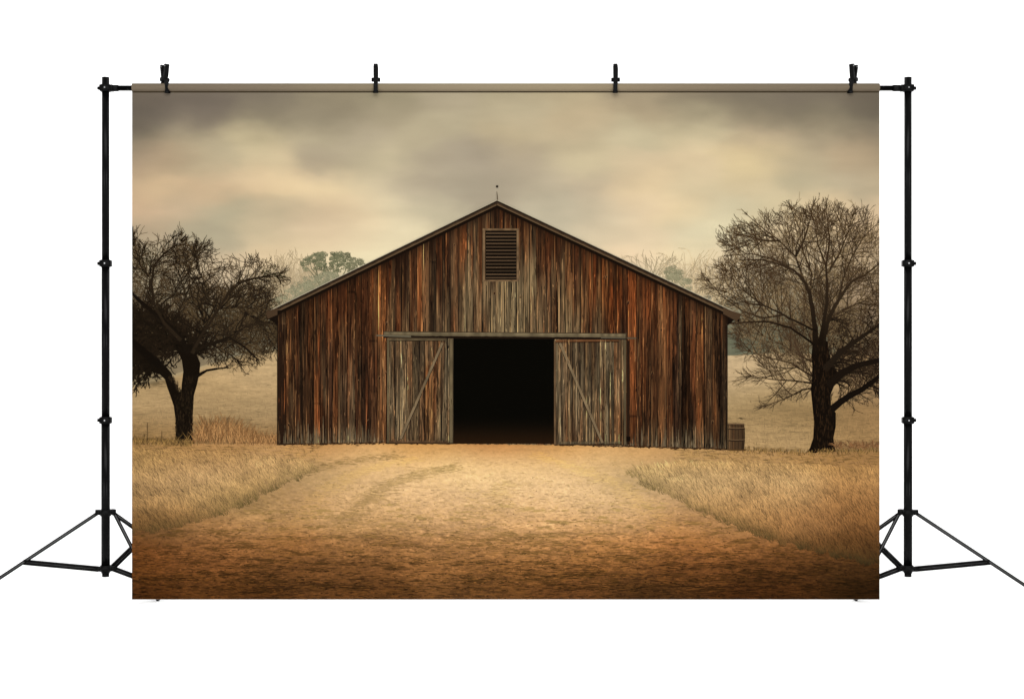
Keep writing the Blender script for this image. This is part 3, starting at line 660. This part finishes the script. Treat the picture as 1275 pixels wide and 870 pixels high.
def barn():
    n = 1050; xs = np.linspace(345.5, 905.5, n); t = np.linspace(0, 1, 150)
    top = roof_y(xs) + 5; bot = np.interp(xs, [345, 480, 700, 905], [553.5, 551.5, 553.5, 559.5]) + (vnoise(xs / 3, xs * 0, 2) - .5) * 1.6
    PX, T = np.meshgrid(xs, t); PY = top[None] * (1 - T) + bot[None] * T
    cen = np.exp(-((PX - 640) / 85) ** 2) * smooth(280, 370, PY) * .9 + np.exp(-((PX - 460) / 50) ** 2) * smooth(330, 410, PY) * .15
    foot = smooth(515, 552, PY) * .62
    grey = np.clip(np.maximum(cen, foot), 0, 1)
    pal = [(90, 55, 31), (100, 59, 33), (76, 47, 28), (60, 39, 26), (92, 64, 41), (106, 69, 41), (72, 45, 28), (58, 36, 23)]
    C = plank_paint(PX, PY, 5, 345.5, 906, 6.5, 11.5, pal, grey, np.array((124, 106, 76)))
    # darker boards low on the right, brighter orange boards on the shoulders
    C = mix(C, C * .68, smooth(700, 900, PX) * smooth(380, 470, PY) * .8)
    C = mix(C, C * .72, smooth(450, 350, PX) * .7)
    C = mix(C, np.clip(C * np.array((1.14, 1.0, .86)), 0, 255), np.exp(-((PX - 760) / 60) ** 2) * smooth(430, 360, PY) + np.exp(-((PX - 445) / 60) ** 2) * smooth(480, 380, PY))
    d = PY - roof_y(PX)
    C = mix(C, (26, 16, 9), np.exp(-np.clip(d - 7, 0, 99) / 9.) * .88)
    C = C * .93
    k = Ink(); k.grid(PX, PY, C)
    r = np.random.default_rng(3)
    def at(x, y):
        i = int(np.clip((x - 345.5) / 560 * (n - 1), 0, n - 1)); j = int(np.clip((y - PY[0, i]) / (PY[-1, i] - PY[0, i]) * 149, 0, 149)); return C[j, i]
    rt = lambda x: float(roof_y(np.array(x))) + 9; rb = lambda x: float(np.interp(x, [345, 480, 700, 905], [552, 550, 552, 558]))
    splinters(k, r, 6500, 347, 904, rt, rb, at)
    splinters(k, r, 260, 347, 904, rt, rb, at, (.8, 1.5), (20, 120))
    for i in range(420):      # bleached lower ends
        x = r.uniform(348, 903); yb = rb(x); l = r.uniform(4, 34) * r.random() + 2
        k.ribbon([(x, yb - l), (x + r.normal(0, .2), yb - l * .4), (x, yb)], [.15, r.uniform(.4, 1.2), r.uniform(.3, 1.0)], np.array((132, 114, 86)) * r.uniform(.55, 1.05))
    for i in range(46):      # knots and torn splinters
        x = r.uniform(352, 900); y = r.uniform(300, 545)
        if y < roof_y(x) + 18: continue
        a = r.uniform(.6, 1.4); b = a * r.uniform(1, 1.8)
        k.poly([(x + a * math.cos(q), y + b * math.sin(q)) for q in np.linspace(0, 5.4, 7)], (40, 26, 17))
        k.ribbon([(x - a * 1.4, y + b), (x - a * .4, y - b * 1.2), (x + a * .8, y - b * 1.3), (x + a * 1.5, y + b * .6)], [.2, .6, .6, .2], (128, 94, 62))
    for i in range(420):
        x = r.uniform(346, 904)
        if 566 < x < 689: continue
        y = float(np.interp(x, [345, 480, 700, 905], [553, 551, 553, 559])) + r.normal(0, .8); L = r.uniform(1, 6)
        k.ribbon([(x, y), (x + L * .5, y + r.normal(0, .3)), (x + L, y)], [.3, r.uniform(.5, 1.5), .2], np.array((52, 34, 20)) * r.uniform(.6, 1.5))
    k.rect(345.6, 400, 347.0, 553, (34, 24, 16)); k.rect(903.6, 402, 905.4, 559, (36, 26, 18)); k.rect(347.2, 404, 355, 553, (40, 26, 17))
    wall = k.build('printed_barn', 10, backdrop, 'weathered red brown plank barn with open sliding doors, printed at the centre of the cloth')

    # roof edge: strips following the slope
    R = Ink()
    for sgn, ex in ((-1, 333.0), (1, 920.5)):
        def line(off, x_end=ex, x_start=619.0, nn=30):
            xx = np.linspace(x_start, x_end, nn); return [(a, float(roof_y(np.array(a))) + off) for a in xx]
        R.ribbon(line(7.5), 5.0, (24, 16, 10))
        R.ribbon(line(3.2), 5.8, (38, 28, 20))
        xx = line(4.0, nn=90); rr = random.Random(5 + sgn)
        R.ribbon(xx, 1.9, [np.array((68, 52, 37)) * rr.uniform(.8, 1.15) for _ in xx])
        R.ribbon(line(5.6), 1.1, [np.array((100, 79, 55))] * 30)
        R.ribbon(line(1.5), 2.4, (38, 29, 21)); R.ribbon(line(.1), .6, (190, 178, 150))
    R.poly([(333, 389), (333, 397.5), (337, 398), (346.5, 405), (346.5, 394), (350, 386)], (24, 17, 11))
    R.poly([(333, 387.6), (331.6, 391), (334, 397), (346, 392), (346, 383)], (70, 53, 37))
    R.poly([(920, 393), (905.5, 405), (905.5, 392), (900, 388)], (22, 15, 10))
    R.poly([(920.5, 390.5), (921.5, 394), (917, 400), (900, 391), (900, 383)], (74, 56, 39))
    R.build('roof', 11, wall)
    F = Ink()
    F.ribbon([(619.4, 251), (619.2, 244), (618.6, 239)], [1.4, 1.1, .5], (92, 78, 60))
    F.poly([(619 + 1.6 * math.cos(q), 232.6 + 1.6 * math.sin(q)) for q in np.linspace(0, 5.5, 8)], (40, 30, 24))
    F.build('weather_vane', 11, wall)

    # doorway
    PX, PY = np.meshgrid(np.linspace(564, 690.5, 40), np.linspace(419, 552, 60))
    C = mix(np.full(PX.shape + (3,), 1.) * np.array((9, 8, 5)), (40, 25, 13), smooth(510, 553, PY) ** 1.6 * .9)
    D = Ink(); D.grid(PX, PY, C); D.build('doorway', 11, wall)
    # sliding doors
    for (x0, x1, y0, y1, sd, br, lab, mirror) in ((482, 564.5, 421, 551.5, 31, ((551, 427), (499, 546)), 'left sliding door', 0), (689.5, 779.5, 421, 553.5, 37, ((697, 427), (750, 551)), 'right sliding door', 1)):
        PX, PY = np.meshgrid(np.linspace(x0, x1, 130), np.linspace(y0, y1, 90))
        gr = .52 + .34 * (fbm(PX / 20, PY / 60, sd, 2) - .5) * 2
        if mirror: gr = gr - .28 * np.exp(-((PX - 735) / 14) ** 2) * smooth(520, 440, PY)
        else: gr = gr - .3 * np.exp(-((PX - 535) / 14) ** 2)
        C = plank_paint(PX, PY, sd, x0, x1, 5.5, 10, [(100, 76, 50), (94, 64, 40), (98, 80, 57), (86, 70, 50), (108, 74, 44)], np.clip(gr, 0, 1), np.array((118, 102, 76)))
        C = C * .95
        k = Ink(); k.grid(PX, PY, C)
        rr = np.random.default_rng(sd)
        splinters(k, rr, 900, x0 + 1, x1 - 1, lambda x: y0 + 1, lambda x: y1 - 1, lambda x, y: C[int(np.clip((y - y0) / (y1 - y0) * 89, 0, 89)), int(np.clip((x - x0) / (x1 - x0) * 129, 0, 129))], (.25, .7), (6, 40))
        def board(a, b, wdt, col, nn=14):
            P = np.linspace(a, b, nn); cc = [np.array(col) * rr.uniform(.82, 1.12) for _ in range(nn)]
            k.ribbon(P + [0, wdt * .25], wdt * 1.25, (40, 28, 18)); k.ribbon(P, wdt, cc)
        board(br[0], br[1], 3.0, (126, 106, 78))
        if mirror:
            board((690.8, 424), (690.8, 553), 2.0, (104, 80, 55)); board((777.8, 421), (777.8, 553), 2.2, (100, 86, 62)); board((692, 424.5), (770, 423.5), 2.8, (104, 68, 42))
            board((696, 551), (774, 550.5), 3.0, (96, 82, 60)); board((700, 432), (709, 452), 2.4, (150, 120, 84))
        else:
            board((561.8, 421), (561.8, 551), 3.8, (104, 90, 65)); board((483.4, 422), (483.4, 551), 1.8, (112, 98, 70)); board((484, 423), (556, 422.5), 2.2, (92, 78, 56))
            board((484, 549.5), (562, 549.5), 3, (84, 62, 42)); k.rect(557.4, 430.5, 559.4, 434, (24, 16, 10))
        k.build('door', 12, wall, lab)
    # door track and header beam
    k = Ink(); rr = np.random.default_rng(4)
    P = np.linspace((478, 415.2), (780, 417.6), 70)
    k.ribbon(P + [0, 3.6], 3.6, (30, 21, 14)); k.ribbon(P, 5.0 + rr.normal(0, .25, 70), [np.array((116, 102, 76)) * rr.uniform(.75, 1.12) for _ in P]); k.ribbon(P + [0, 1.4], 1.0, (92, 80, 58)); k.ribbon(P - [0, 2.4], .8, (58, 44, 30))
    k.ribbon([(469, 417.6), (512, 419)], 1.8, (98, 90, 72)); k.ribbon([(748, 420.4), (792, 421)], 1.8, (84, 76, 60)); k.ribbon([(484, 420.5), (556, 421.5)], 1.6, (66, 54, 38))
    k.rect(778.6, 414, 780.6, 422, (60, 48, 34)); k.rect(780.2, 424, 783.6, 553, (42, 28, 18)); k.rect(790, 422, 791.2, 450, (120, 84, 52)); k.rect(779.8, 543, 784.6, 549, (18, 12, 8))
    k.build('door_track', 13, wall)
    # louvred vent
    k = Ink(); k.rect(601, 285.5, 645.5, 350.5, (44, 31, 20)); k.rect(604.5, 288.5, 643.5, 348, (16, 11, 7))
    for i in range(14):
        y = 290 + i * 4.25; c = np.array((92, 72, 52)) * rr.uniform(.75, 1.15)
        k.poly([(605, y), (643, y), (643, y + 1.9), (605, y + 1.9)], [c, c * .95, c * .45, c * .5])
    for (a, b, wd) in (((602.6, 285.5), (602.6, 350), 3.0), ((644.6, 287), (644.6, 350), 2.6), ((601, 286), (646, 286), 2.4), ((601, 349.6), (645, 349.6), 2.0)):
        P = np.linspace(a, b, 12); k.ribbon(P, wd, [np.array((112, 88, 62)) * rr.uniform(.8, 1.15) for _ in P])
    k.build('vent', 12, wall)
barn()

def barrel():
    PX, PY = np.meshgrid(np.linspace(906, 927, 44), np.linspace(527, 559, 34))
    C = plank_paint(PX, PY, 41, 906, 928, 3, 5, [(92, 70, 47), (86, 64, 43), (98, 75, 51)], PX * 0 + .3, np.array((104, 82, 56)))
    C = C * .45 + C.mean((0, 1)) * .55
    C = C * (1 - .35 * smooth(919, 927, PX))[..., None]
    bul = 1.2 * np.sin((PY - 527) / 32 * math.pi); QX = PX + (bul - 1.2) * (PX - 906) / 21
    k = Ink(); k.grid(QX, PY, C)
    for y in (533.5, 548): k.ribbon([(906, y), (916, y + .6), (927, y)], 1.6, (44, 32, 22)); k.ribbon([(906, y - 1.2), (916, y - .6), (927, y - 1.2)], .5, (132, 104, 72))
    k.ribbon([(906, 527.2), (926, 527.6)], 1.4, (110, 86, 60)); k.ribbon([(906, 529), (926, 529.4)], .8, (50, 38, 26))
    k.ribbon([(906, 559.5), (928, 560)], 1.6, (84, 60, 34))
    k.build('printed_barrel', 11, backdrop, 'small wooden barrel printed at the right corner of the barn')
barrel()

# ================================================================== HARDWARE
def tube(bm, a, b, r, seg=20, mi=0, r2=None):
    a = Vector(a); b = Vector(b); d = b - a
    g = bmesh.ops.create_cone(bm, cap_ends=True, segments=seg, radius1=r, radius2=r if r2 is None else r2, depth=d.length)
    bmesh.ops.transform(bm, verts=g['verts'], matrix=Matrix.Translation((a + b) / 2) @ d.to_track_quat('Z', 'Y').to_matrix().to_4x4())
    for v in g['verts']:
        for f in v.link_faces: f.material_index = mi
def bar(bm, a, b, wx, wy, up=(0, 0, 1), mi=0, bev=.0008):
    """box beam from a to b; wx measured across, wy along 'up'"""
    a = Vector(a); b = Vector(b); d = (b - a); L = d.length; d.normalize(); up = Vector(up)
    s = d.cross(up).normalized(); u = s.cross(d).normalized()
    M = Matrix((s, u, d)).transposed().to_4x4(); M.translation = (a + b) / 2
    t = bmesh.new(); bmesh.ops.create_cube(t, size=1)
    bmesh.ops.scale(t, vec=(wx, wy, L), verts=t.verts)
    if bev: bmesh.ops.bevel(t, geom=t.edges[:], offset=min(bev, wx * .3, wy * .3), segments=2, affect='EDGES')
    for f in t.faces: f.material_index = mi
    bmesh.ops.transform(t, matrix=M, verts=t.verts)
    me = bpy.data.meshes.new('t'); t.to_mesh(me); t.free(); bm.from_mesh(me); bpy.data.meshes.remove(me)

def crossbar():
    o = empty('crossbar', (X(629.5), 0, Z(110)), 'long black horizontal tube carrying the printed cloth between the two stands', 'crossbar')
    def P(px, dy=0, dz=0): return (X(px) - o.location.x, dy, dz)
    bm = bmesh.new(); tube(bm, P(139), P(1121), 3.4 * S, 24); bm_obj('tube', bm, BLACK, o)
    for (a, b) in ((139.5, 147), (1112, 1120.5)):
        bm = bmesh.new(); tube(bm, P(a), P(b), 4.1 * S, 20); bm_obj('end_sleeve', bm, PLASTIC, o)
crossbar()

def stand(px, sg, label):
    """sg = +1 when the backdrop lies to the right of this stand"""
    o = empty('light_stand', (X(px), 0, 0), label, 'stand', 'black tripod stands holding the crossbar')
    def z(py): return Z(py)
    bm = bmesh.new(); tube(bm, (0, 0, z(328)), (0, 0, z(96.5)), 4.6 * S, 28); tube(bm, (0, 0, z(523)), (0, 0, z(326)), 5.0 * S, 28)
    bm_obj('pole', bm, BLACK, o)
    bm = bmesh.new(); tube(bm, (0, 0, z(713)), (0, 0, z(522)), 5.3 * S, 28); tube(bm, (0, 0, z(717.5)), (0, 0, z(712.5)), 4.4 * S, 24)
    bm_obj('lower_tube', bm, BLACK, o)
    for py in (110, 328, 523):
        bm = bmesh.new()
        tube(bm, (0, 0, z(py + 4.3)), (0, 0, z(py - 4.3)), 6.4 * S, 28)
        bar(bm, (-sg * 6.6 * S, 0, z(py)), (sg * 7.0 * S, 0, z(py)), 11 * S, 7.6 * S)
        if py == 110: bar(bm, (sg * 6 * S, 0, z(py)), (sg * 9.4 * S, 0, z(py)), 9 * S, 7.8 * S)
        c = bm_obj('collar', bm, PLASTIC, o)
        bm = bmesh.new(); tube(bm, (-sg * 6 * S, 0, z(py)), (-sg * 8 * S, 0, z(py)), 1.5 * S, 14); tube(bm, (-sg * 7.4 * S, 0, z(py)), (-sg * 10 * S, 0, z(py)), 2.1 * S, 16)
        bm_obj('knob', bm, PLASTIC, c)
        bm = bmesh.new(); tube(bm, (sg * .4 * S, -6.2 * S, z(py)), (sg * .4 * S, -6.9 * S, z(py)), .8 * S, 12); bm_obj('screw', bm, STEEL, c)
    # leg collar and brace hub
    legs = [(math.pi if sg > 0 else 0.0, 178, FLOOR), ((math.radians(50) if sg > 0 else math.radians(130)), 172, FLOOR), ((math.radians(24) if sg > 0 else math.radians(156)), 64.5, FLOOR)]
    bm = bmesh.new(); tube(bm, (0, 0, z(642)), (0, 0, z(634)), 6.6 * S, 28)
    for (a, r, f) in legs: bar(bm, (math.cos(a) * 4 * S, math.sin(a) * 4 * S, z(637.5)), (math.cos(a) * 12.5 * S, math.sin(a) * 12.5 * S, z(637.5)), 4.5 * S, 6.5 * S)
    bm_obj('leg_collar', bm, PLASTIC, o)
    bm = bmesh.new(); tube(bm, (0, 0, z(711)), (0, 0, z(703.5)), 6.8 * S, 28)
    for (a, r, f) in legs: bar(bm, (math.cos(a) * 4 * S, math.sin(a) * 4 * S, z(708)), (math.cos(a) * 12 * S, math.sin(a) * 12 * S, z(708)), 5 * S, 6 * S)
    bm_obj('brace_hub', bm, PLASTIC, o)
    for i, (a, r, f) in enumerate(legs):
        d = Vector((math.cos(a), math.sin(a), 0)); side = Vector((-math.sin(a), math.cos(a), 0))
        p0 = d * 10.5 * S + Vector((0, 0, z(639))); p1 = d * r * S + Vector((0, 0, z(f - 2.2)))
        bm = bmesh.new(); dd = (p1 - p0).normalized(); nn = side.cross(dd).normalized()
        bar(bm, p0, p1, 4.0 * S, 1.6 * S, nn, 1, .0004)  # grey middle strip: the leg's highlight line, put into the colour
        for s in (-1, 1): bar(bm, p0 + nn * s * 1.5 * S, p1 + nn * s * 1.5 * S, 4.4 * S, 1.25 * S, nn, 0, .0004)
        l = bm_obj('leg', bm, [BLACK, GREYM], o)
        bm = bmesh.new(); bar(bm, p1 - dd * 5 * S, p1 + dd * 1.6 * S, 6 * S, 5 * S, nn, 0, .001); bm_obj('rubber_foot', bm, PLASTIC, l)
        # brace: two parallel flat bars from the hub to the leg
        t = (.545, .30, .80)[i]
        q1 = p0.lerp(p1, t); q0 = d * 9 * S + Vector((0, 0, z(708)))
        bm = bmesh.new(); bd = (q1 - q0).normalized(); bn = side.cross(bd).normalized()
        bar(bm, q0, q1, 2.6 * S, 1.0 * S, bn, 1, .0003)  # thin grey strip painted as the brace's highlight line
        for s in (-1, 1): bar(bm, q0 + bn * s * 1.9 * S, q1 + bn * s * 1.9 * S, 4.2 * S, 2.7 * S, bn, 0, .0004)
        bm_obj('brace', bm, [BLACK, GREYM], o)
    return o
stand(131.5, 1, 'tall black tripod stand at the left edge of the printed cloth')
stand(1130.5, -1, 'tall black tripod stand at the right edge of the printed cloth')

def clamp(px, rot, tilt, label):
    o = empty('spring_clamp', (X(px), 0, Z(110)), label, 'clamp', 'black spring clamps gripping the crossbar')
    o.rotation_euler = (0, tilt, rot)
    W = 5.2 * S
    for s in (-1, 1):
        # one arm: jaw below the pivot on side s, handle above it crossing to side -s slightly
        bm = bmesh.new()
        prof = [(s * 6.9, -6.6), (s * 6.6, -2.5), (s * 6.2, 3), (s * 3.2, 8.2), (s * 1.2, 10.5), (s * 2.6, 15), (s * 4.2, 21), (s * 5.0, 26.5)]
        th = [2.4, 2.4, 2.8, 3.2, 4.4, 3.6, 3.2, 3.4]
        rings = []
        for (yy, zz), tt in zip(prof, th):
            wv = W * (1.0 if zz < 12 else 1.12)
            rings.append([bm.verts.new((a * wv / 2, (yy + b * tt / 2) * S, zz * S)) for (a, b) in ((-1, -1), (1, -1), (1, 1), (-1, 1))])
        for r0, r1 in zip(rings, rings[1:]):
            for i in range(4): bm.faces.new((r0[i], r0[(i + 1) % 4], r1[(i + 1) % 4], r1[i]))
        bm.faces.new(rings[0]); bm.faces.new(rings[-1][::-1])
        bmesh.ops.bevel(bm, geom=bm.edges[:], offset=.0009, segments=1, affect='EDGES')
        a = bm_obj('arm', bm, PLASTIC, o, False)
        bm = bmesh.new(); tube(bm, (-W * .5, s * 5.0 * S, 27.2 * S), (W * .5, s * 5.0 * S, 27.2 * S), 2.5 * S, 14); bm_obj('handle_tip', bm, PLASTIC, a)
        bm = bmesh.new(); tube(bm, (-W * .53, s * 5.0 * S, 27.0 * S), (W * .53, s * 5.0 * S, 27.0 * S), 1.1 * S, 10); bm_obj('rivet', bm, STEEL, a)
        bm = bmesh.new(); bar(bm, (-W * .62, s * 7.0 * S, -5.8 * S), (W * .62, s * 7.0 * S, -5.8 * S), 3.6 * S, 2.6 * S); bm_obj('jaw_pad', bm, PLASTIC, a)
    bm = bmesh.new(); tube(bm, (-W * 1.05, 0, 10.5 * S), (W * 1.05, 0, 10.5 * S), 2.7 * S, 16); bm_obj('pivot_pin', bm, PLASTIC, o)
    bm = bmesh.new()
    pts = [Vector(((-.5 + k / 40) * W * .9, 3.3 * S * math.cos(k * .95), (10.5 + 3.3 * math.sin(k * .95)) * S)) for k in range(41)]
    for a, b in zip(pts, pts[1:]): tube(bm, a, b, .5 * S, 6)
    bm_obj('spring', bm, BLACK, o)
clamp(205, math.radians(42), 0, 'black spring clamp nearest the left stand, its two handles spread')
clamp(468, math.radians(3), 0, 'black spring clamp seen edge on, second from the left stand')
clamp(766.5, math.radians(-7), 0, 'black spring clamp seen edge on, second from the right stand')
clamp(1062, math.radians(-40), math.radians(2), 'black spring clamp nearest the right stand, its handles spread')
